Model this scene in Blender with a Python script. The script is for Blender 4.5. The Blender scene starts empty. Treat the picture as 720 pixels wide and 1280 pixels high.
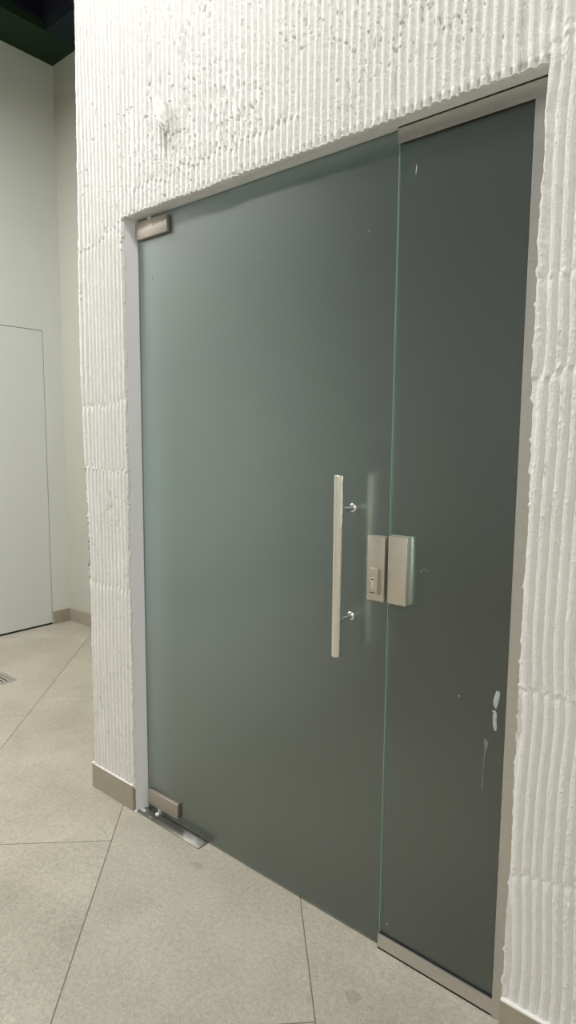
import bpy, bmesh, math, random
import numpy as np
from mathutils import Vector, Matrix

S = bpy.context.scene
COL = S.collection

# ------------------------------------------------------------------ camera
F, ROLL, PITCH, YAW = 786.486, 0.00753, -0.11359, 0.69127
CAM = Vector((1.8556, -1.4157, 1.4088))
fw = Vector((-math.sin(YAW) * math.cos(PITCH), math.cos(YAW) * math.cos(PITCH), math.sin(PITCH)))
rt = Vector((math.cos(YAW), math.sin(YAW), 0))
up = rt.cross(fw)
R_ = rt * math.cos(ROLL) + up * math.sin(ROLL)
U_ = up * math.cos(ROLL) - rt * math.sin(ROLL)
cd = bpy.data.cameras.new('camera')
cam = bpy.data.objects.new('camera', cd)
COL.objects.link(cam)
cd.sensor_fit = 'VERTICAL'
cd.sensor_height = 36.0
cd.sensor_width = 36.0 * 720 / 1280
cd.lens = F / 1280 * 36.0
cd.clip_start = 0.02
M = Matrix((R_, U_, -fw)).transposed().to_4x4()
M.translation = CAM
cam.matrix_world = M
S.camera = cam

# ------------------------------------------------------------------ world, lights, exposure
w = bpy.data.worlds.new('world'); S.world = w
w.use_nodes = True
w.node_tree.nodes['Background'].inputs[0].default_value = (0.9, 0.95, 1.0, 1)
w.node_tree.nodes['Background'].inputs[1].default_value = 0.05


def area(loc, sx, sy, power, col=(1.0, 0.97, 0.92), rot=(0, 0, 0), spread=180):
    l = bpy.data.lights.new('unseen_light', 'AREA')
    l.shape = 'RECTANGLE'; l.size = sx; l.size_y = sy
    l.energy = power; l.color = col; l.spread = math.radians(spread)
    o = bpy.data.objects.new('unseen_light', l)
    o.location = loc; o.rotation_euler = rot
    COL.objects.link(o)
    return o


WARM = (1.0, 0.985, 0.99)
area((-1.75, -1.25, 3.75), 0.5, 0.2, 104, WARM)
area((0.60, -0.75, 3.75), 0.5, 0.2, 20, WARM)
area((2.55, -1.10, 3.75), 0.5, 0.2, 14, WARM)
area((2.30, -2.60, 3.75), 0.7, 0.3, 10, WARM)  # added fill light on the camera side, not a known fitting
area((2.40, -4.40, 3.75), 0.7, 0.3, 45, WARM)  # added fill light that brightens the far end of the room
area((2.0, 0.38, 1.25), 0.9, 0.4, 17, (0.93, 1.0, 0.97), (0, math.radians(89), 0), 95)    # added light behind the glass, turned left to brighten that side of it

S.view_settings.view_transform = 'Standard'
S.view_settings.look = 'None'
S.view_settings.gamma = 1
S.view_settings.use_curve_mapping = False
S.view_settings.exposure = 0.08

# ------------------------------------------------------------------ materials


def lin(c):
    return tuple(((x / 255) / 12.92 if x / 255 <= 0.04045 else ((x / 255 + 0.055) / 1.055) ** 2.4) for x in c)


def mat(name, rgb, rough=0.5, metal=0.0, var=0.0, vscale=8.0, bump=0.0, bscale=60.0, stretch=(1, 1, 1),
        spec=0.5, detail=4.0, rvar=0.0, extra=None):
    m = bpy.data.materials.new(name); m.use_nodes = True
    nt = m.node_tree; N = nt.nodes; L = nt.links
    b = N['Principled BSDF']
    c = lin(rgb)
    b.inputs['Base Color'].default_value = (*c, 1)
    b.inputs['Roughness'].default_value = rough
    b.inputs['Metallic'].default_value = metal
    b.inputs['Specular IOR Level'].default_value = spec
    tc = N.new('ShaderNodeTexCoord'); mp = N.new('ShaderNodeMapping')
    mp.inputs['Scale'].default_value = stretch
    L.new(tc.outputs['Object'], mp.inputs[0])
    if var > 0:
        n = N.new('ShaderNodeTexNoise'); n.inputs['Scale'].default_value = vscale
        n.inputs['Detail'].default_value = detail
        L.new(mp.outputs[0], n.inputs['Vector'])
        r = N.new('ShaderNodeValToRGB')
        r.color_ramp.elements[0].position = 0.3; r.color_ramp.elements[1].position = 0.7
        r.color_ramp.elements[0].color = (*[x * (1 - var) for x in c], 1)
        r.color_ramp.elements[1].color = (*[min(1, x * (1 + var)) for x in c], 1)
        L.new(n.outputs[0], r.inputs[0]); L.new(r.outputs[0], b.inputs['Base Color'])
    if rvar > 0:
        n3 = N.new('ShaderNodeTexNoise'); n3.inputs['Scale'].default_value = vscale * 2
        L.new(mp.outputs[0], n3.inputs['Vector'])
        mr = N.new('ShaderNodeMapRange')
        mr.inputs['To Min'].default_value = rough - rvar; mr.inputs['To Max'].default_value = rough + rvar
        L.new(n3.outputs[0], mr.inputs[0]); L.new(mr.outputs[0], b.inputs['Roughness'])
    if bump > 0:
        n2 = N.new('ShaderNodeTexNoise'); n2.inputs['Scale'].default_value = bscale
        n2.inputs['Detail'].default_value = 5
        L.new(mp.outputs[0], n2.inputs['Vector'])
        bp = N.new('ShaderNodeBump'); bp.inputs['Distance'].default_value = 0.002
        bp.inputs['Strength'].default_value = bump
        L.new(n2.outputs[0], bp.inputs['Height']); L.new(bp.outputs[0], b.inputs['Normal'])
    return m


M_stucco = mat('white_combed_plaster', (238, 237, 232), 0.42, var=0.015, vscale=5, bump=0.9, bscale=240)
M_white = mat('smooth_white_paint', (226, 226, 228), 0.6, var=0.01, bump=0.05, bscale=120)
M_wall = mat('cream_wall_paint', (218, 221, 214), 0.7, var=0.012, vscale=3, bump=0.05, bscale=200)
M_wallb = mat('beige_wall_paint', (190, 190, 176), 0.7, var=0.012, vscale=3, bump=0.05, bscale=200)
M_door = mat('pale_grey_door_laminate', (218, 220, 219), 0.45, var=0.008)
M_dark = mat('shade_and_gasket_black', (22, 22, 22), 0.8)  # black for painted shade in gaps and hollows, also the gasket
M_green = mat('dark_green_ceiling_paint', (14, 44, 24), 0.8, var=0.05)
M_navy = mat('navy_ceiling_paint', (7, 8, 36), 0.8, var=0.05)
M_base = mat('taupe_tile_skirting', (163, 155, 138), 0.45, var=0.07, vscale=14, bump=0.05, bscale=300)
M_seal = mat('white_sealant', (236, 234, 228), 0.5, bump=0.2, bscale=90)
M_steel = mat('brushed_stainless_steel', (205, 201, 194), 0.36, metal=0.85, var=0.05, vscale=30,
              stretch=(1, 1, 12), bump=0.03, bscale=200, rvar=0.04)
M_steelh = mat('satin_steel_handle', (248, 241, 232), 0.28, metal=1.0, var=0.03, vscale=30, stretch=(1, 1, 20))
M_patch = mat('satin_nickel_fitting', (212, 205, 192), 0.40, metal=0.75, var=0.03, vscale=60, bump=0.05, bscale=800)
M_clamp = mat('dull_steel_clamp', (172, 163, 152), 0.5, metal=0.6, var=0.03, vscale=60)
M_teal = mat('dark_teal_ceiling', (12, 28, 38), 0.8, var=0.05)  # teal tone of the border along the back wall
M_chrome = mat('polished_chrome', (240, 240, 240), 0.16, metal=0.95)
M_cyl = mat('worn_nickel_cylinder', (235, 232, 225), 0.3, metal=0.5)
M_plate = mat('polished_floor_cover_steel', (140, 139, 132), 0.33, metal=0.85, var=0.04, vscale=20)
M_grout = mat('grey_beige_grout', (128, 120, 104), 0.9, var=0.08, vscale=30)
M_inner = mat('plain_inner_room_paint', (190, 194, 188), 0.8)
M_smear = mat('dried_grey_paint_smear', (178, 188, 188), 0.6, var=0.1, vscale=80)
M_drip = mat('faint_grey_drip', (122, 126, 120), 0.6)
M_speck = mat('pale_speck', (200, 205, 200), 0.6)


def tile_mat():
    m = bpy.data.materials.new('sand_stoneware_tile'); m.use_nodes = True
    nt = m.node_tree; N = nt.nodes; L = nt.links; b = N['Principled BSDF']
    tc = N.new('ShaderNodeTexCoord')
    geo = N.new('ShaderNodeNewGeometry')
    oi = N.new('ShaderNodeObjectInfo')
    add = N.new('ShaderNodeVectorMath'); add.operation = 'MULTIPLY_ADD'
    add.inputs[1].default_value = (7, 5, 3)
    L.new(oi.outputs['Random'], add.inputs[0]); L.new(geo.outputs['Position'], add.inputs[2])

    def noise(sc, det, rg=0.55):
        n = N.new('ShaderNodeTexNoise'); n.inputs['Scale'].default_value = sc
        n.inputs['Detail'].default_value = det; n.inputs['Roughness'].default_value = rg
        L.new(add.outputs[0], n.inputs['Vector']); return n
    n1 = noise(2.6, 6, 0.6); n2 = noise(220, 3, 0.7); n3 = noise(70, 6, 0.75)
    r = N.new('ShaderNodeValToRGB')
    r.color_ramp.elements[0].position = 0.33; r.color_ramp.elements[0].color = (*lin((171, 165, 148)), 1)
    r.color_ramp.elements[1].position = 0.68; r.color_ramp.elements[1].color = (*lin((192, 186, 169)), 1)
    L.new(n1.outputs[0], r.inputs[0])

    def mul(prev, n, lo, hi, a, c):
        mr = N.new('ShaderNodeMapRange'); mr.inputs['From Min'].default_value = a
        mr.inputs['From Max'].default_value = c
        mr.inputs['To Min'].default_value = lo; mr.inputs['To Max'].default_value = hi
        L.new(n.outputs[0], mr.inputs[0])
        mx = N.new('ShaderNodeMix'); mx.data_type = 'RGBA'; mx.blend_type = 'MULTIPLY'
        mx.inputs['Factor'].default_value = 1
        L.new(prev, mx.inputs['A']); L.new(mr.outputs[0], mx.inputs['B'])
        return mx.outputs['Result']
    c = mul(r.outputs[0], n2, 0.78, 1.18, 0.3, 0.7)
    c = mul(c, n3, 0.80, 1.14, 0.3, 0.7)
    # sparse dark fossils / specks
    v = N.new('ShaderNodeTexVoronoi'); v.inputs['Scale'].default_value = 26
    L.new(add.outputs[0], v.inputs['Vector'])
    mr = N.new('ShaderNodeMapRange'); mr.inputs['From Min'].default_value = 0.03
    mr.inputs['From Max'].default_value = 0.11; mr.inputs['To Min'].default_value = 0.80; mr.inputs['To Max'].default_value = 1
    L.new(v.outputs['Distance'], mr.inputs[0])
    mx = N.new('ShaderNodeMix'); mx.data_type = 'RGBA'; mx.blend_type = 'MULTIPLY'; mx.inputs['Factor'].default_value = 1
    L.new(c, mx.inputs['A']); L.new(mr.outputs[0], mx.inputs['B'])
    c = mx.outputs['Result']
    # old water stains beside the doorway
    wn = N.new('ShaderNodeTexNoise'); wn.inputs['Scale'].default_value = 45
    L.new(geo.outputs['Position'], wn.inputs['Vector'])
    for (sx, sy, sr) in ((0.372, -0.098, 0.010), (0.394, -0.101, 0.017), (1.064, -0.184, 0.020), (0.44, -0.30, 0.006), (0.98, -0.26, 0.008)):
        d = N.new('ShaderNodeVectorMath'); d.operation = 'DISTANCE'; d.inputs[1].default_value = (sx, sy, 0)
        L.new(geo.outputs['Position'], d.inputs[0])
        ad = N.new('ShaderNodeMath'); ad.operation = 'MULTIPLY_ADD'; ad.inputs[1].default_value = 0.016
        L.new(wn.outputs[0], ad.inputs[0]); L.new(d.outputs['Value'], ad.inputs[2])
        m2 = N.new('ShaderNodeMapRange'); m2.inputs['From Min'].default_value = sr + 0.005
        m2.inputs['From Max'].default_value = sr + 0.011; m2.inputs['To Min'].default_value = 0.84
        L.new(ad.outputs[0], m2.inputs[0])
        x2 = N.new('ShaderNodeMix'); x2.data_type = 'RGBA'; x2.blend_type = 'MULTIPLY'; x2.inputs['Factor'].default_value = 1
        L.new(c, x2.inputs['A']); L.new(m2.outputs[0], x2.inputs['B'])
        c = x2.outputs['Result']
    L.new(c, b.inputs['Base Color'])
    b.inputs['Roughness'].default_value = 0.48
    bp = N.new('ShaderNodeBump'); bp.inputs['Strength'].default_value = 0.25; bp.inputs['Distance'].default_value = 0.0015
    L.new(n3.outputs[0], bp.inputs['Height']); L.new(bp.outputs[0], b.inputs['Normal'])
    return m


M_tile = tile_mat()


def glass_mat():
    """satin (acid etched) green tinted safety glass"""
    m = bpy.data.materials.new('frosted_green_glass'); m.use_nodes = True
    nt = m.node_tree; N = nt.nodes; L = nt.links; b = N['Principled BSDF']
    b.inputs['Base Color'].default_value = (0.245, 0.287, 0.265, 1)
    b.inputs['Transmission Weight'].default_value = 0.88
    b.inputs['Roughness'].default_value = 0.36
    b.inputs['IOR'].default_value = 1.50
    b.inputs['Coat Weight'].default_value = 1.0
    b.inputs['Coat Roughness'].default_value = 0.15
    b.inputs['Coat IOR'].default_value = 1.55
    return m


M_glass = glass_mat()
M_edge = mat('polished_green_glass_edge', (165, 192, 180), 0.15, spec=0.7)

# ------------------------------------------------------------------ helpers


def link(name, me, m=None, parent=None, loc=(0, 0, 0)):
    o = bpy.data.objects.new(name, me)
    o.location = loc
    COL.objects.link(o)
    if me is not None and m is not None:
        for q in (m if isinstance(m, (list, tuple)) else [m]):
            me.materials.append(q)
    if parent is not None:
        o.parent = parent
    return o


def tag(o, label, cat=None, kind=None, group=None):
    o['label'] = label
    if cat: o['category'] = cat
    if kind: o['kind'] = kind
    if group: o['group'] = group
    return o


def bm_box(bm, x0, x1, y0, y1, z0, z1, bev=0.0, seg=2, mi=0):
    t = bmesh.new()
    bmesh.ops.create_cube(t, size=1)
    bmesh.ops.scale(t, vec=(x1 - x0, y1 - y0, z1 - z0), verts=t.verts)
    bmesh.ops.translate(t, vec=((x0 + x1) / 2, (y0 + y1) / 2, (z0 + z1) / 2), verts=t.verts)
    if bev > 0:
        bmesh.ops.bevel(t, geom=t.edges[:], offset=bev, segments=seg, affect='EDGES', profile=0.5)
    for f in t.faces: f.material_index = mi
    me = bpy.data.meshes.new('t'); t.to_mesh(me); t.free()
    bm.from_mesh(me); bpy.data.meshes.remove(me)


def bm_cyl(bm, p0, p1, r0, r1=None, seg=32, cap=True):
    r1 = r0 if r1 is None else r1
    p0 = Vector(p0); p1 = Vector(p1); d = p1 - p0
    q = Vector((0, 0, 1)).rotation_difference(d).to_matrix().to_4x4()
    q.translation = (p0 + p1) / 2
    bmesh.ops.create_cone(bm, cap_ends=cap, segments=seg, radius1=r0, radius2=r1, depth=d.length, matrix=q)


def bm_lathe(bm, pts, origin, axis, seg=40):
    """pts (r, h) revolved about axis through origin, closed ends"""
    q = Vector((0, 0, 1)).rotation_difference(Vector(axis)).to_matrix()
    rings = []
    for r, h in pts:
        ring = []
        for k in range(seg):
            a = 2 * math.pi * k / seg
            ring.append(bm.verts.new(Vector(origin) + q @ Vector((r * math.cos(a), r * math.sin(a), h))))
        rings.append(ring)
    for a, b in zip(rings, rings[1:]):
        for k in range(seg):
            bm.faces.new((a[k], a[(k + 1) % seg], b[(k + 1) % seg], b[k]))
    bm.faces.new(rings[0][::-1]); bm.faces.new(rings[-1])


def finish(bm, name, m, parent=None, smooth=False):
    bmesh.ops.recalc_face_normals(bm, faces=bm.faces)
    me = bpy.data.meshes.new(name); bm.to_mesh(me); bm.free()
    if smooth:
        me.polygons.foreach_set('use_smooth', [True] * len(me.polygons))
        try: me.set_sharp_from_angle(angle=math.radians(35))
        except Exception: pass
    return link(name, me, m, parent)


def box(name, x0, x1, y0, y1, z0, z1, m, parent=None, bev=0.0, seg=2):
    bm = bmesh.new(); bm_box(bm, x0, x1, y0, y1, z0, z1, bev, seg)
    return finish(bm, name, m, parent, smooth=bev > 0)


def empty(name, loc):
    o = bpy.data.objects.new(name, None); o.location = loc
    o.empty_display_size = 0.1
    COL.objects.link(o)
    return o


def under(o, root):
    """parent o (built in world space) to a root that sits at its own base"""
    o.parent = root
    o.matrix_parent_inverse = Matrix.Translation(-root.location)
    return o


# ------------------------------------------------------------------ key dimensions (metres)
XE, XL, XR, ZO = -0.292, -0.028, 1.394, 2.1645     # wall end, opening left, right, head
YW = -0.048                                         # ridge tops of the front wall
XF, YB, ZC = -2.5095, 1.199, 4.036                  # left wall, back wall, suspended ceiling
XRT, YR = 3.9, -5.5                                 # right wall, wall opposite
W = 1.0275                                          # door leaf width
ZG = 2.157

# ------------------------------------------------------------------ floor with tiles laid on the diagonal
floor = box('floor', XF - 0.05, XRT + 0.05, YR - 0.05, 3.25, -0.06, -0.0014, M_grout)
tag(floor, 'beige stoneware tile floor laid diagonally with thin grey joints', 'floor', 'structure')
ang = math.radians(-46.4)
u = Vector((math.cos(ang), math.sin(ang))); nrm = Vector((-math.sin(ang), math.cos(ang)))
TW, TL, GAP = 0.641, 1.283, 0.0016
offs = {0: 0.192, -1: -0.86, 1: 0.93, 2: 1.58, -2: 0.05}
rnd = random.Random(3)


def clip_tile(s0, s1, t0, t1, rect):
    bm = bmesh.new()
    pts = [(s0, t0), (s1, t0), (s1, t1), (s0, t1)]
    vs = [bm.verts.new((nrm.x * s + u.x * t, nrm.y * s + u.y * t, 0)) for s, t in pts]
    bm.faces.new(vs)
    x0, x1, y0, y1 = rect
    for co, no in (((x0, 0, 0), (-1, 0, 0)), ((x1, 0, 0), (1, 0, 0)), ((0, y0, 0), (0, -1, 0)), ((0, y1, 0), (0, 1, 0))):
        if not bm.verts: break
        bmesh.ops.bisect_plane(bm, geom=bm.verts[:] + bm.edges[:] + bm.faces[:], plane_co=co, plane_no=no, clear_outer=True)
    if not bm.faces:
        bm.free(); return None
    ar = sum(f.calc_area() for f in bm.faces)
    if ar < 0.002:
        bm.free(); return None
    r = bmesh.ops.extrude_face_region(bm, geom=bm.faces[:])
    vv = [g for g in r['geom'] if isinstance(g, bmesh.types.BMVert)]
    bmesh.ops.translate(bm, vec=(0, 0, -0.003), verts=vv)
    top = [e for e in bm.edges if all(abs(v.co.z) < 1e-6 for v in e.verts)]
    bmesh.ops.bevel(bm, geom=top, offset=0.0006, segments=1, affect='EDGES')
    return bm


for k in range(-10, 12):
    s0 = -0.742 + k * TW
    off = offs.get(k, rnd.uniform(0, TL))
    for j in range(-7, 8):
        t0 = off + j * TL
        bm = clip_tile(s0 + GAP, s0 + TW - GAP, t0 + GAP, t0 + TL - GAP, (XF, XRT, YR, YB))
        if bm is None: continue
        t = finish(bm, 'tile', M_tile, floor)

# ------------------------------------------------------------------ front wall : core + combed plaster relief
bm = bmesh.new()
YC0, YC1 = -0.0300, 0.10
bm_box(bm, XE + 0.012, XL, -0.0372, YC1, 0, ZO)
bm_box(bm, XR, XRT, -0.0372, YC1, 0, ZO)
bm_box(bm, XE + 0.012, XRT, YC0, YC1, ZO, 4.5)


def prism(bm, a, b):
    va = [bm.verts.new(p) for p in a]; vb = [bm.verts.new(p) for p in b]
    bm.faces.new(va); bm.faces.new(vb[::-1])
    for i in range(len(a)):
        j = (i + 1) % len(a)
        bm.faces.new((va[i], va[j], vb[j], vb[i]))


# slightly splayed plaster reveal that dies into the glass line
J = [(XL - 0.004, -0.0371), (XL + 0.0002, -0.0371), (-0.0022, 0.0), (-0.0022, YC1 - 0.001), (XL - 0.004, YC1 - 0.001)]
prism(bm, [(x, y, 0.0) for x, y in J], [(x, y, ZO) for x, y in J])
J = [(ZO + 0.004, -0.0299), (ZO - 0.0002, -0.0299), (2.1592, 0.0), (2.1592, YC1 - 0.001), (ZO + 0.004, YC1 - 0.001)]
prism(bm, [(XL, y, z) for z, y in J], [(XR, y, z) for z, y in J])
wall = finish(bm, 'wall_front', M_white)
tag(wall, 'rough white wall of vertically combed plaster around the frosted glass door', 'wall', 'structure')


def vnoise(x, z, sx, sz, seed):
    """smooth value noise, -1..1, cells of size sx by sz"""
    rs = np.random.RandomState(seed)
    T = rs.uniform(-1, 1, (256, 256))
    a = x / sx + 1000.0; b = z / sz + 1000.0
    ia = np.floor(a).astype(int); ib = np.floor(b).astype(int)
    fa = a - ia; fb = b - ib
    fa = fa * fa * (3 - 2 * fa); fb = fb * fb * (3 - 2 * fb)
    g = lambda p, q: T[p % 256, q % 256]
    return (g(ia, ib) * (1 - fa) + g(ia + 1, ib) * fa) * (1 - fb) + (g(ia, ib + 1) * (1 - fa) + g(ia + 1, ib + 1) * fa) * fb


PITCH_R = 0.0226


def relief(x, z):
    """height (m, towards the room) of combed plaster above the wall core"""
    stroke = np.zeros_like(x)
    brk = np.zeros_like(x); lip = np.zeros_like(x)
    # strokes of the comb end along these ragged lines
    left = x < 0.04; right = x > XR - 0.06; mid = ~left & ~right

    def ends(mask, z0, slope, x0, depth, seed):
        nonlocal stroke
        zb = z0 + slope * (x - x0) + 0.012 * vnoise(x, x * 0, 0.05, 1, seed) + 0.006 * vnoise(x, x * 0, 0.017, 1, seed + 1)
        d = z - zb
        on = mask.astype(float)
        lip[...] = lip + on * depth * np.exp(-((d - 0.004) / 0.007) ** 2) * np.clip(0.45 + 1.1 * vnoise(x, z, 0.008, 0.012, seed + 2), 0, 1.5)
        brk[...] = brk + on * np.exp(-(d / 0.012) ** 2)
        stroke = stroke + on * (d > 0) * (seed % 7 + 1)
    ends(left, 2.085, 0.28, -0.29, 0.0035, 11)
    ends(left, 1.305, -0.05, -0.29, 0.0040, 21)
    ends(left, 0.86, 0.00, -0.29, 0.0012, 31)
    ends(left, 1.52, 0.10, -0.29, 0.0010, 36)
    ends(right, 1.74, 0.15, 1.40, 0.0035, 41)
    ends(right, 1.545, 0.1, 1.40, 0.0030, 51)
    ends(right, 0.865, -0.05, 1.40, 0.0042, 61)
    ends(right, 0.42, 0.3, 1.40, 0.0008, 71)
    ends(right & (x > 1.36), 2.19, 0.35, 1.38, 0.0045, 81)
    ends(mid & (x > 0.25) & (x < 0.55), 2.62, 0.35, 0.25, 0.0034, 91)
    ends(mid & (x < 0.75), 2.235, 0.05, 0.1, 0.0024, 101)
    wob = 0.0030 * vnoise(x, z, 0.30, 0.45, 5) + 0.0010 * vnoise(x, z, 0.2, 0.10, 6) + 0.0004 * vnoise(x, z, 0.02, 0.02, 7)
    wob += np.where(right, 0.0045 * vnoise(x, z, 0.5, 0.20, 8), 0)
    ph = (x + wob + 0.0023 * (stroke % 5) * np.sin(stroke)) / PITCH_R
    idx = np.floor(ph)
    fr = ph - idx
    ss = lambda t: np.clip(t, 0, 1) ** 2 * (3 - 2 * np.clip(t, 0, 1))
    # one flat-topped ridge per comb notch with torn shoulders, smooth valley between
    tl = 0.030 * vnoise(idx * 0.7 + 1, z, 0.3, 0.006, 40) + 0.035 * vnoise(idx * 0.7 + 1, z, 0.3, 0.025, 41)
    tr = 0.045 * vnoise(idx * 0.7 + 5, z, 0.3, 0.006, 42) + 0.045 * vnoise(idx * 0.7 + 5, z, 0.3, 0.025, 43)
    amp_r = 0.92 + 0.22 * vnoise(idx * 0.37 + 3, z, 0.21, 0.5, 12) + 0.05 * vnoise(idx * 0.7, z, 0.3, 0.05, 13)
    prof = ss((fr - 0.12 - tl) / 0.24) * ss((0.84 + tr - fr) / 0.13)
    prof *= 0.86 + 0.14 * np.sin(np.pi * np.clip((fr - 0.15) / 0.7, 0, 1))
    h = 0.0022 + 0.0066 * prof * amp_r
    clump = np.clip(0.55 + 0.8 * vnoise(x, z, 0.12, 0.16, 15), 0.15, 1.3)
    edge = np.exp(-((fr - 0.78) / 0.08) ** 2) + 0.8 * np.exp(-((fr - 0.27) / 0.08) ** 2)
    tear = np.clip(vnoise(x, z, 0.0042, 0.0050, 14) - 0.1, 0, 1) ** 1.2
    h += edge * tear * clump * np.where(right, 0.0062, 0.0048)
    h += np.clip(vnoise(x, z, 0.0048, 0.0048, 16) - 0.70, 0, 1) * 0.012 * clump * prof
    # pinholes and torn pits
    pm = np.clip(0.30 + 1.2 * vnoise(x, z, 0.10, 0.13, 17), 0, 1)
    h -= np.clip(vnoise(x, z, 0.0050, 0.013, 18) - 0.70, 0, 0.2) * 0.060 * pm * (mid | left)
    h += 0.00020 * vnoise(x, z, 0.004, 0.004, 19)
    # dark upright dashes where the comb dragged the setting plaster
    dm = np.clip(np.exp(-((x - 0.42) / 0.24) ** 2 - ((z - 2.34) / 0.13) ** 2) * 1.3 + 0.7 * np.exp(-((x - 0.05) / 0.10) ** 2 - ((z - 2.40) / 0.16) ** 2)
                 + 0.7 * np.exp(-((x - 0.30) / 0.03) ** 2 - ((z - 2.6) / 0.25) ** 2) + 0.5 * np.exp(-((x - 0.07) / 0.10) ** 2 - ((z - 2.22) / 0.05) ** 2), 0, 1)
    dn = ss((vnoise(idx * 0.7 + 2, z, 0.3, 0.016, 44) - 0.05) / 0.3) * np.exp(-((fr - 0.02 - 0.9 * (fr > 0.5)) / 0.09) ** 2)
    h -= dn * dm * 0.0085
    # smeared patches where the comb skidded
    def patch(cx, cz, rx, rz, s):
        return s * np.exp(-((x - cx) / rx) ** 2 - ((z - cz) / rz) ** 2)
    sm = patch(0.04, 2.33, 0.08, 0.16, 0.8) + patch(0.48, 2.42, 0.12, 0.13, 0.9) + patch(0.60, 2.30, 0.2, 0.05, 0.7) \
        + patch(-0.10, 1.60, 0.05, 0.07, 0.5) + patch(0.02, 2.50, 0.05, 0.14, 0.5) + patch(-0.09, 0.93, 0.05, 0.05, 0.6) \
        + patch(1.40, 2.22, 0.06, 0.04, 0.9) + patch(0.32, 2.30, 0.10, 0.07, 0.8) + patch(1.43, 1.56, 0.05, 0.05, 0.5) \
        + patch(-0.06, 1.36, 0.06, 0.05, 0.5)
    sm = np.clip(sm + 0.25 * np.clip(vnoise(x, z, 0.25, 0.3, 20) - 0.3, 0, 1), 0, 0.92)
    rough = 0.0032 + 0.0030 * vnoise(x, z, 0.007, 0.035, 22) + 0.0024 * vnoise(x, z, 0.0045, 0.012, 23)
    h = h * (1 - sm * 0.42) + sm * 0.42 * (rough + 0.0030)
    # deep vertical tears
    for (tx, z0, z1, dd) in ((0.292, 2.42, 2.80, 0.006), (0.312, 2.36, 2.74, 0.005), (0.135, 2.36, 2.72, 0.0035), (0.245, 2.20, 2.36, 0.007),
                             (0.262, 2.20, 2.42, 0.007), (0.228, 2.20, 2.35, 0.005), (-0.09, 2.1, 2.6, 0.002), (0.385, 2.23, 2.5, 0.0042),
                             (0.43, 2.24, 2.44, 0.0042), (0.47, 2.24, 2.42, 0.005), (0.53, 2.26, 2.42, 0.0045), (1.035, 2.2, 2.9, 0.003)):
        cx = tx + 0.003 * vnoise(x * 0 + tx, z, 1, 0.05, 24)
        g = np.exp(-((x - cx) / 0.0028) ** 2) * (z > z0) * (z < z1) * np.clip(0.6 + vnoise(x * 0 + tx * 9, z, 1, 0.03, 25), 0, 1)
        h -= g * dd * 1.3
    h = h * (1 - 0.30 * np.clip(brk, 0, 1)) + lip * 0.7
    # ragged head of the opening: hollows between drooping ridge ends, thin lip below them
    dz = z - ZO
    over = (x > XL) & (x < XR)
    fd = np.minimum(fr, 1 - fr)
    hole = ss((0.30 - fd) / 0.10)
    hz = z - ZO - 0.010 - 0.002 * vnoise(idx * 0.7, z, 0.3, 1, 28)
    depth = ss((0.0085 - np.abs(hz)) / 0.004) * over
    pres = np.clip(0.65 + 0.9 * vnoise(idx * 0.7, z, 0.3, 1.0, 26), 0, 1) * np.clip((x - 0.15) / 0.3, 0.2, 1)
    h = h * (1 - depth * hole * pres) + depth * hole * pres * 0.0002 + depth * (1 - hole) * 0.0016
    h += over * np.exp(-((dz - 0.0005) / 0.002) ** 2) * 0.0016 * (0.7 + 0.6 * vnoise(x, z, 0.012, 1, 27))
    return np.clip(h + 0.0072 * (1 - depth * hole * pres), 0.0004, 0.0215)


def seg(a, b, step):
    n = max(2, int(round((b - a) / step)) + 1)
    return np.linspace(a, b, n)


gx = np.concatenate([seg(XE, XL, 0.0015), seg(XL, XR, 0.0020)[1:], seg(XR, 1.62, 0.0013)[1:], seg(1.62, 2.6, 0.0042)[1:], seg(2.6, XRT, 0.0070)[1:]])
gz = np.concatenate([seg(0.088, ZO, 0.0030), seg(ZO, 2.50, 0.0022)[1:], seg(2.50, 3.02, 0.0032)[1:], seg(3.02, 4.06, 0.009)[1:], seg(4.06, 4.5, 0.1)[1:]])
nx, nz = len(gx), len(gz)
X, Z = np.meshgrid(gx, gz, indexing='ij')
Hh = relief(X, Z)
# ragged silhouettes
XX = X.copy(); ZZ = Z.copy()
wl = 0.012 * (np.interp(gz, [0, 0.1, 0.5, 1.1, 1.32, 1.7, 2.05, 2.3, 2.95, 4.5],
                        [1.0, 1.0, 0.7, 0.2, -0.6, -1.6, -1.0, -0.6, 1.1, 1.1]))
rag = 0.0042 * vnoise(gz * 0, gz, 1, 0.03, 31) + 0.0030 * vnoise(gz * 0, gz, 1, 0.010, 32)
wgt = np.clip(1 - (X - XE) / 0.05, 0, 1)
XX += wgt * wl[None, :] + np.clip(1 - (X - XE) / 0.006, 0, 1) * rag[None, :]
inside = (Z < ZO)
rL = 0.0024 * vnoise(gz * 0, gz, 1, 0.022, 33) + 0.0016 * vnoise(gz * 0, gz, 1, 0.008, 34) + 0.001
XX += np.where(X <= XL + 1e-6, np.clip(1 - (XL - X) / 0.006, 0, 1), 0) * rL[None, :]
rR = 0.0018 * vnoise(gz * 0, gz, 1, 0.11, 35) + 0.0012 * vnoise(gz * 0, gz, 1, 0.012, 36) - 0.011 * np.clip(vnoise(gz * 0, gz, 1, 0.014, 39) - 0.55, 0, 1) - 0.001 - 0.004 * np.clip((ZO - gz) / 0.1, 0, 1) * (gz > 1.5)
XX += np.where((X >= XR - 1e-6) & (Z < ZO + 1e-6), np.clip(1 - (X - XR) / 0.008, 0, 1), 0) * rR[None, :]
rT = 0.0016 * vnoise(gx, gx * 0, 0.0104, 1, 37) + 0.0022 * vnoise(gx, gx * 0, 0.05, 1, 38) - 0.0005
band = (X > XL - 1e-6) & (X < XR + 1e-6) & (Z >= ZO - 1e-6)
ZZ += np.where(band, np.clip(1 - (Z - ZO) / 0.012, 0, 1), 0) * rT[:, None]
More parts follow.
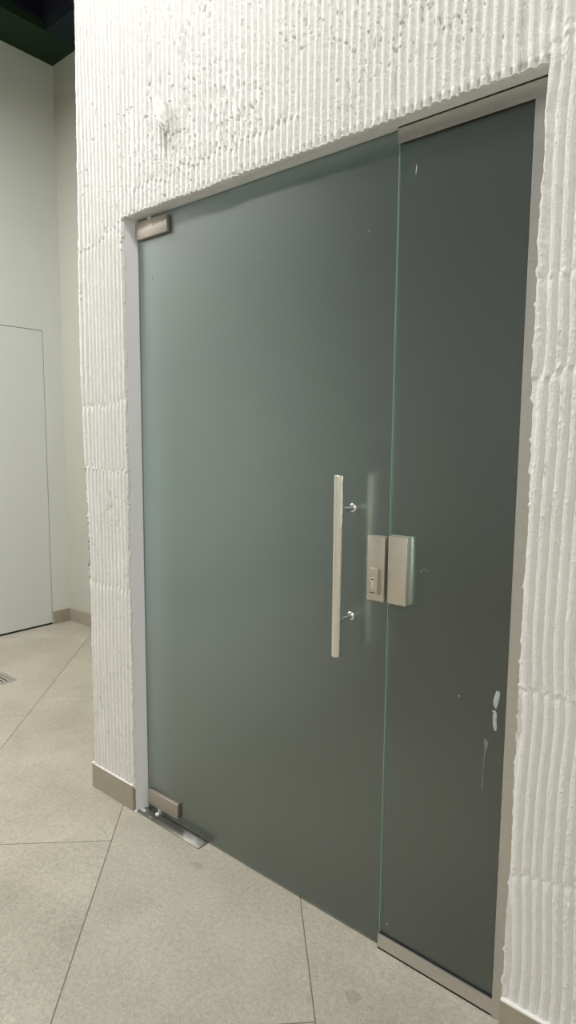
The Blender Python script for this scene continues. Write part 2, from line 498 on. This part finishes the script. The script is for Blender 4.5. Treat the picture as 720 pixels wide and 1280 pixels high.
YY = YC0 - Hh - 0.001
co = np.stack([XX, YY, ZZ], -1).reshape(-1, 3)
iL = int(np.argmin(abs(gx - XL))); iR = int(np.argmin(abs(gx - XR))); kO = int(np.argmin(abs(gz - ZO)))
ii, kk = np.meshgrid(np.arange(nx - 1), np.arange(nz - 1), indexing='ij')
keep = ~((ii >= iL) & (ii < iR) & (kk < kO))
ii = ii[keep]; kk = kk[keep]
vid = lambda i, k: i * nz + k
quads = np.stack([vid(ii, kk), vid(ii + 1, kk), vid(ii + 1, kk + 1), vid(ii, kk + 1)], -1)
# skirts that close the edge back to the core
extra_v = []; extra_f = []


def skirt(chain, dx, dz, y=-0.029, flip=False):
    base = len(co) + len(extra_v)
    for n_, vidx in enumerate(chain):
        c = co[vidx]
        extra_v.append((c[0] + dx, y, c[2] + dz))
    for n_ in range(len(chain) - 1):
        q = (chain[n_], chain[n_ + 1], base + n_ + 1, base + n_)
        extra_f.append(q[::-1] if flip else q)


skirt([vid(0, k) for k in range(nz)], 0.012, 0)
skirt([vid(iL, k) for k in range(0, kO + 1)], -0.0004, 0, y=-0.0368, flip=True)
skirt([vid(i, kO) for i in range(iL, iR + 1)], 0, 0.0004, flip=True)
skirt([vid(iR, k) for k in range(0, kO + 1)], 0.0006, 0)
verts = np.vstack([co, np.array(extra_v)])
faces = np.vstack([quads, np.array(extra_f)])
me = bpy.data.meshes.new('combed_plaster')
me.vertices.add(len(verts)); me.vertices.foreach_set('co', verts.ravel())
me.loops.add(faces.size); me.loops.foreach_set('vertex_index', faces.ravel().astype(np.int32))
me.polygons.add(len(faces))
me.polygons.foreach_set('loop_start', (np.arange(len(faces)) * 4).astype(np.int32))
me.polygons.foreach_set('loop_total', np.full(len(faces), 4, np.int32))
me.polygons.foreach_set('use_smooth', np.ones(len(faces), bool))
me.update(calc_edges=True)
link('combed_plaster', me, M_stucco, wall)

# stray lump of plaster above the door
bm = bmesh.new()
bmesh.ops.create_icosphere(bm, subdivisions=4, radius=1)
for v in bm.verts:
    x, y, z = v.co
    a = abs(z)
    wz = 1 - 0.45 * max(z, 0) ** 2
    tw = 0.35 * z
    nx_ = x * math.cos(tw) - y * math.sin(tw); ny_ = x * math.sin(tw) + y * math.cos(tw)
    nn = 1 + 0.12 * math.sin(7 * x + 5 * z) * math.cos(6 * y - 3 * z) + 0.06 * math.sin(15 * z + 9 * x)
    fold = 0.30 * max(0, math.cos(math.atan2(nx_, -ny_) * 3 + 1.2 * z)) * (1 - a)
    v.co = Vector((nx_ * 0.0185 * wz * nn - 0.020 * z, ny_ * (0.017 - 0.006 * z) * (nn - fold), z * 0.056 * nn))
    v.co += Vector((0.206, -0.060, 2.421))
finish(bm, 'plaster_lump', M_stucco, wall, smooth=True)

# ------------------------------------------------------------------ other walls and ceiling
bm = bmesh.new()
yd1, yd0, zd = 1.048, 0.05, 2.182
bm_box(bm, XF - 0.15, XF, yd1 + 0.004, 2.2, 0, 4.5)
bm_box(bm, XF - 0.15, XF, YR, yd0 - 0.004, 0, 4.5)
bm_box(bm, XF - 0.15, XF, yd0 - 0.004, yd1 + 0.004, zd + 0.004, 4.5)
bm_box(bm, XF - 0.15, XF - 0.06, yd0 - 0.004, yd1 + 0.004, 0, zd + 0.004)
wl_ = finish(bm, 'wall_left', M_wall)
tag(wl_, 'plain cream side wall holding the flush grey door', 'wall', 'structure')
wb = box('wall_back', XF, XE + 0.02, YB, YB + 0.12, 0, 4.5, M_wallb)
tag(wb, 'plain beige wall of the recess behind the combed wall', 'wall', 'structure')
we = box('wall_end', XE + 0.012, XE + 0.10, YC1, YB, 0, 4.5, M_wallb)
tag(we, 'hidden return wall closing the recess behind the combed wall', 'wall', 'structure')
wr = box('wall_right', XRT, XRT + 0.12, YR, 0.1, 0, 4.5, M_wall)
tag(wr, 'cream wall to the right of the viewer, outside the picture', 'wall', 'structure')
wo = box('wall_opposite', XF - 0.15, XRT + 0.12, YR - 0.12, YR, 0, 4.5, M_wall)
tag(wo, 'cream wall opposite the glass door, outside the picture', 'wall', 'structure')

bm = bmesh.new()
bw = 0.325
bm_box(bm, XF, XF + bw, YR, YB, ZC, ZC + 0.06)
bm_box(bm, XF + bw, XRT, YR, YR + 0.3, ZC, ZC + 0.06)
cl = finish(bm, 'ceiling', M_green)
tag(cl, 'dark green ceiling border with a dark navy recess beyond it', 'ceiling', 'structure')
box('back_soffit', XF + bw, XE + 0.10, YB - 0.24, YB, ZC, ZC + 0.06, M_teal, cl)['label'] = 'dark teal border over the recess'
bm = bmesh.new()
bm_box(bm, XF - 0.1, XRT + 0.1, YR - 0.1, YB + 0.1, 4.42, 4.5)
finish(bm, 'recess_panel', M_navy, cl)['label'] = 'dark navy upper ceiling'
bm = bmesh.new()
bm_box(bm, XF + bw - 0.02, XF + bw, YR + 0.3, YB - 0.24, ZC + 0.06, 4.42)
bm_box(bm, XF + bw, XE, YB - 0.26, YB - 0.24, ZC + 0.06, 4.42)
finish(bm, 'recess_side', M_navy, cl)['label'] = 'dark navy upright side of the recess'

# dim little room behind the glass
bm = bmesh.new()
bm_box(bm, XE + 0.10, XE + 0.14, YC1, 3.2, 0, 2.7)
bm_box(bm, 2.2, 2.24, YC1, 3.2, 0, 2.7)
bm_box(bm, XE + 0.10, 2.24, 3.2, 3.24, 0, 2.7)
bm_box(bm, XE + 0.10, 2.24, YC1, 3.24, 2.7, 2.74)
wi = finish(bm, 'wall_inner', M_inner)
tag(wi, 'dim plain room seen only as a dark blur through the frosted glass', 'wall', 'structure')

# ------------------------------------------------------------------ baseboards
def skirting(name, pieces, label, seal=True):
    root = None
    bm = bmesh.new()
    for (x0, x1, y0, y1) in pieces:
        bm_box(bm, x0, x1, y0, y1, 0.0005, 0.0975, 0.0008, 1)
    o = finish(bm, name, M_base)
    tag(o, label, 'baseboard', 'structure')
    return o


bs = skirting('baseboard_front', [(XE - 0.006, XL - 0.001, -0.0505, -0.031), (XE - 0.006, XE + 0.006, -0.031, YB)],
              'short taupe tile skirting under the narrow combed strip left of the glass door')
bm = bmesh.new()
bm_box(bm, XE - 0.0055, XL - 0.001, -0.0502, -0.038, 0.0975, 0.1005, 0.0012, 2)
bm_box(bm, XE - 0.008, XE + 0.010, -0.052, -0.040, 0.0975, 0.1055, 0.003, 2)
finish(bm, 'sealant_bead', M_seal, bs, True)['label'] = 'white sealant along the top edge'
bs2 = skirting('baseboard_right', [(XR - 0.004, XRT, -0.0545, -0.031)],
               'taupe tile skirting with a white top bead, right of the glass door')
bm = bmesh.new()
bm_box(bm, XR - 0.004, XRT, -0.055, -0.038, 0.0975, 0.1035, 0.002, 2)
finish(bm, 'sealant_bead', M_seal, bs2, True)['label'] = 'thick white bead along the top edge'
bs3 = skirting('baseboard_left', [(XF, XF + 0.012, yd1 + 0.006, YB), (XF, XF + 0.012, YR, yd0 - 0.006)],
               'taupe tile skirting on the cream wall beside the flush grey door')
bs4 = skirting('baseboard_back', [(XF + 0.012, XE - 0.006, YB - 0.012, YB)],
               'taupe tile skirting along the beige wall of the recess')

# ------------------------------------------------------------------ flush door in the left wall
d2 = empty('door_2', (XF, yd1, 0))
tag(d2, 'flush pale grey door set frameless in the cream wall at the far left', 'door', 'structure')
under(box('door_leaf', XF - 0.045, XF - 0.001, yd0, yd1, 0.012, zd, M_door, None, 0.0012, 1), d2)
bm = bmesh.new()
bm_box(bm, XF - 0.058, XF - 0.012, yd1 + 0.0005, yd1 + 0.0035, 0, zd + 0.003)
bm_box(bm, XF - 0.058, XF - 0.012, yd0 - 0.0035, yd0 - 0.0005, 0, zd + 0.003)
bm_box(bm, XF - 0.058, XF - 0.012, yd0 - 0.0035, yd1 + 0.0035, zd + 0.0005, zd + 0.0035)
under(finish(bm, 'gap_shade', M_dark), d2)['label'] = 'thin black strips for the shade in the door gap'  # black strips put in the open gap to give its shade
under(box('threshold_shade', XF - 0.058, XF - 0.004, yd0, yd1, 0.0002, 0.004, M_dark), d2)['label'] = 'black strip for the shade under the door'  # shade of the bottom gap laid on as a black strip
bm = bmesh.new()
yh = yd0 + 0.06
bm_cyl(bm, (XF - 0.001, yh, 1.04), (XF + 0.007, yh, 1.04), 0.025)
bm_cyl(bm, (XF + 0.007, yh, 1.04), (XF + 0.055, yh, 1.04), 0.009)
bm_cyl(bm, (XF + 0.050, yh - 0.009, 1.04), (XF + 0.050, yh + 0.12, 1.04), 0.009)
under(finish(bm, 'lever_handle', M_steelh, None, True), d2)


# ------------------------------------------------------------------ glass door leaf
def pane(name, x0, x1, y0, y1, z0, z1, bev=0.0008):
    bm = bmesh.new()
    bm_box(bm, x0, x1, y0, y1, z0, z1, bev, 1)
    bm.normal_update()
    for f in bm.faces:
        f.material_index = 0 if abs(f.normal.y) > 0.9 else 1
    return finish(bm, name, [M_glass, M_edge])


d1 = empty('door_1', (0, 0, 0))
tag(d1, 'wide frosted green glass door leaf with a long steel pull bar and a lock', 'door', 'structure')
gp = under(pane('glass_pane', 0.0, W, 0.0, 0.010, 0.008, ZG), d1)
gp['label'] = 'frosted green glass sheet'

# patch fittings (clamp the glass on both faces)
def patch(name, x0, x1, z0, z1, parent, notch=None):
    bm = bmesh.new()
    bm_box(bm, x0, x1, -0.0135, -0.0002, z0, z1, 0.0014, 2)
    bm_box(bm, x0, x1, 0.0102, 0.0235, z0, z1, 0.0014, 2)
    return under(finish(bm, name, M_clamp, None, True), parent)


tp = patch('top_patch', 0.0035, 0.170, 2.088, 2.1445, d1)
tp['label'] = 'satin nickel clamp at the upper hinge corner'
bm = bmesh.new()
bm_cyl(bm, (0.062, 0.005, 2.140), (0.062, 0.005, ZO + 0.001), 0.010)
c = finish(bm, 'pivot_pin', M_chrome, None, True); c.parent = tp
bp_ = patch('bottom_patch', 0.0175, 0.184, 0.034, 0.090, d1)
bp_['label'] = 'satin nickel clamp at the lower hinge corner'
bm = bmesh.new()
bm_cyl(bm, (0.066, 0.004, 0.004), (0.066, 0.004, 0.036), 0.010)
bm_lathe(bm, [(0.004, -0.003), (0.007, -0.002), (0.0075, 0.001), (0.0075, 0.004), (0.006, 0.006)], (0.078, -0.020, 0.014), (0, 0, 1))
c = finish(bm, 'pivot_pin', M_seal, None, True); c.parent = bp_
c['label'] = 'small white pivot bush under the clamp'

# pull handle
hb = bmesh.new()
r = 0.0128
bm_lathe(hb, [(r - 0.0012, 0), (r, 0.0012), (r, 0.4848), (r - 0.0012, 0.486)], (0.9137, -0.070, 0.8333), (0, 0, 1), 48)
hd = under(finish(hb, 'pull_handle', M_steelh, None, True), d1)
hd['label'] = 'long round satin steel pull bar'
for z in (1.229, 0.930):
    bm = bmesh.new()
    bm_cyl(bm, (0.9137, -0.0665, z), (0.9137, -0.003, z), 0.0075)
    c = finish(bm, 'post', M_chrome, None, True); c.parent = hd
    bm = bmesh.new()
    bm_lathe(bm, [(0.0115, 0.0), (0.0120, 0.001), (0.0118, 0.0035), (0.0095, 0.0052)], (0.9137, -0.0003, z), (0, -1, 0), 36)
    c = finish(bm, 'collar', M_chrome, None, True); c.parent = hd

# twin bar on the inner face, a blur through the frosting
hb = bmesh.new()
bm_lathe(hb, [(r - 0.0012, 0), (r, 0.0012), (r, 0.4848), (r - 0.0012, 0.486)], (0.9137, 0.075, 0.8333), (0, 0, 1), 48)
hd2 = under(finish(hb, 'pull_handle', M_clamp, None, True), d1)
hd2['label'] = 'inner pull bar, blurred through the frosting'
for z in (1.229, 0.930):
    bm = bmesh.new()
    bm_cyl(bm, (0.9137, 0.0715, z), (0.9137, 0.0105, z), 0.0075)
    c = finish(bm, 'post', M_chrome, None, True); c.parent = hd2

# lock case on the leaf
lc = bmesh.new()
bm_box(lc, 0.973, 1.0255, -0.0190, -0.0002, 0.990, 1.1625, 0.0012, 2)
bm_box(lc, 0.973, 1.0255, 0.0102, 0.026, 0.990, 1.1625, 0.0012, 2)
lk = under(finish(lc, 'lock_case', M_patch, None, True), d1)
lk['label'] = 'rectangular satin nickel lock plate'
bm = bmesh.new()
bm_box(bm, 0.9905, 1.0155, -0.0360, -0.0188, 1.0095, 1.0795, 0.0010, 2)
c = finish(bm, 'cylinder_guard', M_patch, None, True); c.parent = lk
bm = bmesh.new()
# profile cylinder: round head above a straight stem
prof = []
cx, cz, r1, wst = 1.0015, 1.0505, 0.0068, 0.0036
for k in range(29):
    a = math.radians(-58 + (360 - 64) * k / 28) if False else math.radians(-57 + 294 * k / 28)
    prof.append((cx + r1 * math.cos(a), cz + r1 * math.sin(a)))
for k in range(9):
    a = math.radians(180 + 180 * k / 8)
    prof.append((cx + wst * math.cos(a), cz - 0.0195 + wst * math.sin(a)))
fv = [bm.verts.new((px, -0.0375, pz)) for px, pz in prof]
bv = [bm.verts.new((px, -0.0355, pz)) for px, pz in prof]
bm.faces.new(fv); bm.faces.new(bv[::-1])
for k in range(len(prof)):
    q = (k + 1) % len(prof)
    bm.faces.new((fv[k], fv[q], bv[q], bv[k]))
c = finish(bm, 'key_cylinder', M_cyl); c.parent = lk
bm = bmesh.new()
bm_box(bm, cx - 0.0038, cx + 0.0045, -0.0379, -0.0374, cz - 0.0012, cz + 0.0014)
for dz_ in (-0.030,):
    bm_box(bm, cx - 0.009, cx + 0.009, -0.0363, -0.0359, 1.0145, 1.0165)
c = finish(bm, 'keyhole', M_dark); c.parent = lk

# ------------------------------------------------------------------ fixed glass side panel
w1 = empty('window_1', (1.2, 0, 0))
tag(w1, 'narrow fixed frosted glass side panel in brushed steel channels beside the door', 'window', 'structure')
gp2 = under(pane('glass_pane', W + 0.0035, 1.392, 0.0, 0.010, 0.030, 2.135), w1)
gp2['label'] = 'darker frosted glass sheet'


def channel(name, b1, b2, web, label=None):
    bm = bmesh.new()
    for b in (b1, b2, web): bm_box(bm, *b, 0.0006, 1)
    o = under(finish(bm, name, M_steel, None, True), w1)
    if label: o['label'] = label
    return o


XS = 1.355
channel('bottom_channel', (W + 0.001, XS, -0.010, -0.0035, 0.0005, 0.0437), (W + 0.001, 1.393, 0.0135, 0.020, 0.0005, 0.0437),
        (W + 0.001, 1.393, -0.010, 0.020, 0.0005, 0.006))
channel('head_channel', (W + 0.001, 1.393, -0.010, -0.0035, 2.1227, 2.1604), (W + 0.001, 1.393, 0.0135, 0.020, 2.1227, 2.1604),
        (W + 0.001, 1.393, -0.010, 0.020, 2.156, 2.1604))
channel('side_channel', (XS, 1.3935, -0.0105, -0.0035, 0.0005, 2.1222), (XS + 0.001, 1.3935, 0.0135, 0.020, 0.045, 2.1222),
        (1.3925, 1.3938, -0.010, 0.020, 0.045, 2.1222))
bm = bmesh.new()
bm_box(bm, W + 0.0035, W + 0.013, -0.0036, -0.0001, 0.042, 0.0462, 0.0005, 1)
bm_box(bm, W + 0.0035, XS, -0.0034, -0.0001, 0.036, 0.0446, 0.0005, 1)
bm_box(bm, W + 0.0035, XS, -0.0034, -0.0001, 2.1245, 2.130, 0.0005, 1)
under(finish(bm, 'gasket', M_dark, None, True), w1)
sb = bmesh.new()
bm_box(sb, 1.0355, 1.0895, -0.0190, -0.0002, 0.990, 1.1665, 0.0012, 2)
bm_box(sb, 1.0355, 1.0895, 0.0102, 0.026, 0.990, 1.1665, 0.0012, 2)
sbx = under(finish(sb, 'strike_box', M_patch, None, True), w1)
sbx['label'] = 'rectangular satin nickel strike plate'
bm = bmesh.new()
bm_box(bm, 1.0345, 1.0925, -0.0018, -0.0002, 0.992, 1.1685, 0.0004, 1)
c = finish(bm, 'backing_plate', M_edge, None, True); c.parent = sbx


# marks dried on the glass
def smear(name, pts, m, parent, th=0.0006, seg_=10):
    """flattened ribbon of dried paint: pts = (x, z, half width)"""
    bm = bmesh.new()
    rows = []
    for i, (x, z, hw) in enumerate(pts):
        j = 0.15 * hw * math.sin(i * 2.3)
        rows.append([bm.verts.new((x - hw + j, -0.0003, z)), bm.verts.new((x - hw * 0.5, -0.0003 - th, z + j)),
                     bm.verts.new((x + hw * 0.5, -0.0003 - th * 0.8, z - j)), bm.verts.new((x + hw, -0.0003, z + j))])
    for a, b in zip(rows, rows[1:]):
        for k in range(3): bm.faces.new((a[k], a[k + 1], b[k + 1], b[k]))
        bm.faces.new((a[3], a[0], b[0], b[3]))
    bm.faces.new(rows[0]); bm.faces.new(rows[-1][::-1])
    o = finish(bm, name, m, None, True); o.parent = parent
    if parent in (gp, gp2): pass
    return o


s1 = smear('paint_smear', [(1.331, 0.825, 0.0045), (1.3295, 0.815, 0.006), (1.3275, 0.800, 0.006), (1.3258, 0.789, 0.0050), (1.3270, 0.782, 0.0020)], M_smear, gp2)
s1['label'] = 'upper half of a dried grey paint smear'
s2 = smear('paint_smear', [(1.3205, 0.771, 0.0025), (1.3245, 0.7765, 0.0022), (1.3265, 0.768, 0.0045), (1.3255, 0.752, 0.0045), (1.327, 0.738, 0.005), (1.3285, 0.727, 0.0025)], M_smear, gp2)
s2['label'] = 'lower half of a dried grey paint smear'
s3 = smear('paint_drip', [(1.3065, 0.699, 0.002), (1.3065, 0.694, 0.0048), (1.3085, 0.686, 0.0052), (1.308, 0.678, 0.004), (1.306, 0.670, 0.0018),
                          (1.305, 0.640, 0.0014), (1.303, 0.622, 0.0010), (1.3035, 0.600, 0.0011), (1.303, 0.580, 0.0014), (1.3028, 0.575, 0.0022), (1.3028, 0.571, 0.001)], M_drip, gp2, 0.0004)
s3['label'] = 'faint dried drip run'


def fleck(x, z, rx, rz, rot, parent, m=M_speck):
    bm = bmesh.new()
    bmesh.ops.create_icosphere(bm, subdivisions=1, radius=1)
    for v in bm.verts:
        a, b = v.co.x * rx, v.co.z * rz
        v.co = Vector((x + a * math.cos(rot) - b * math.sin(rot), -0.0002 + v.co.y * 0.0004, z + a * math.sin(rot) + b * math.cos(rot)))
    o = finish(bm, 'fleck', m, None, True); o.parent = parent


fleck(0.944, 1.939, 0.0055, 0.0012, 0.25, gp)
fleck(0.571, 1.940, 0.0055, 0.0014, 0.15, gp)
fleck(0.946, 1.380, 0.0018, 0.0022, 0, gp)
fleck(0.075, 1.955, 0.0014, 0.012, 0.1, gp, M_drip)
fleck(1.235, 0.787, 0.0020, 0.0030, 0, gp2)
fleck(1.129, 1.089, 0.0020, 0.0014, 0.4, gp2)
fleck(1.121, 1.083, 0.0014, 0.0020, 0.2, gp2)
fleck(1.138, 1.086, 0.0024, 0.0012, 0.3, gp2)
fleck(1.052, 0.078, 0.0028, 0.0018, 0, gp2, M_speck)
fleck(1.075, 2.055, 0.0012, 0.013, -0.1, gp2)
fleck(1.312, 0.690, 0.0014, 0.0008, 0, gp2)

# ------------------------------------------------------------------ floor spring cover plate
fc = bmesh.new()
bm_box(fc, -0.018, 0.329, -0.0445, 0.055, 0.0002, 0.0032, 0.0010, 2)
fco = finish(fc, 'floor_spring_cover', M_plate, None, True)
tag(fco, 'shiny steel cover plate on the floor under the lower hinge of the glass door', 'floor plate')
for (x, y) in ((0.055, -0.033), (0.300, -0.014)):
    bm = bmesh.new()
    bm_lathe(bm, [(0.0048, 0.0), (0.0045, 0.0010), (0.0030, 0.0017), (0.0012, 0.0019)], (x, y, 0.0030), (0, 0, 1), 24)
    finish(bm, 'screw', M_chrome, fco, True)
bm = bmesh.new()
bm_box(bm, -0.027, 0.012, -0.030, -0.016, 0.0005, 0.0055, 0.002, 3)
bm_lathe(bm, [(0.009, 0), (0.008, 0.002), (0.004, 0.003)], (-0.020, -0.040, 0.0005), (0, 0, 1), 20)
finish(bm, 'sealant_dab', M_seal, fco, True)['label'] = 'white sealant smeared at the jamb corner'

# ------------------------------------------------------------------ floor drain
dr = empty('floor_drain', (-1.76, 0.18, 0))
tag(dr, 'square steel floor drain grate cut off by the left picture edge', 'drain')
x0, x1, y0, y1 = -1.885, -1.628, 0.060, 0.314
fr_ = bmesh.new()
fwid = 0.026
for b in ((x0, x1, y1 - fwid, y1), (x0, x1, y0, y0 + fwid), (x0, x0 + fwid, y0 + fwid, y1 - fwid), (x1 - fwid, x1, y0 + fwid, y1 - fwid)):
    bm_box(fr_, *b, 0.0002, 0.0030, 0.0005, 1)
under(finish(fr_, 'frame', M_steel, None, True), dr)
under(box('sump_shade', x0 + fwid, x1 - fwid, y0 + fwid, y1 - fwid, 0.0002, 0.0006, M_dark), dr)['label'] = 'flat black sheet for the shade under the bars'  # black sheet on the floor, paints the shade of the drain hollow
nb = 9
a0, a1 = y0 + fwid, y1 - fwid
first = None
for k in range(nb):
    yc = a0 + (k + 0.5) * (a1 - a0) / nb
    if first is None:
        bm = bmesh.new()
        bm_box(bm, x0 + fwid - 0.001, x1 - fwid + 0.001, yc - 0.0065, yc + 0.0065, 0.0007, 0.0040, 0.0012, 2)
        first = under(finish(bm, 'bar', M_steelh, None, True), dr)
        y_first = yc
    else:
        c = first.copy(); COL.objects.link(c); c.parent = dr
        c.matrix_parent_inverse = first.matrix_parent_inverse
        c.location = (0, yc - y_first, 0)
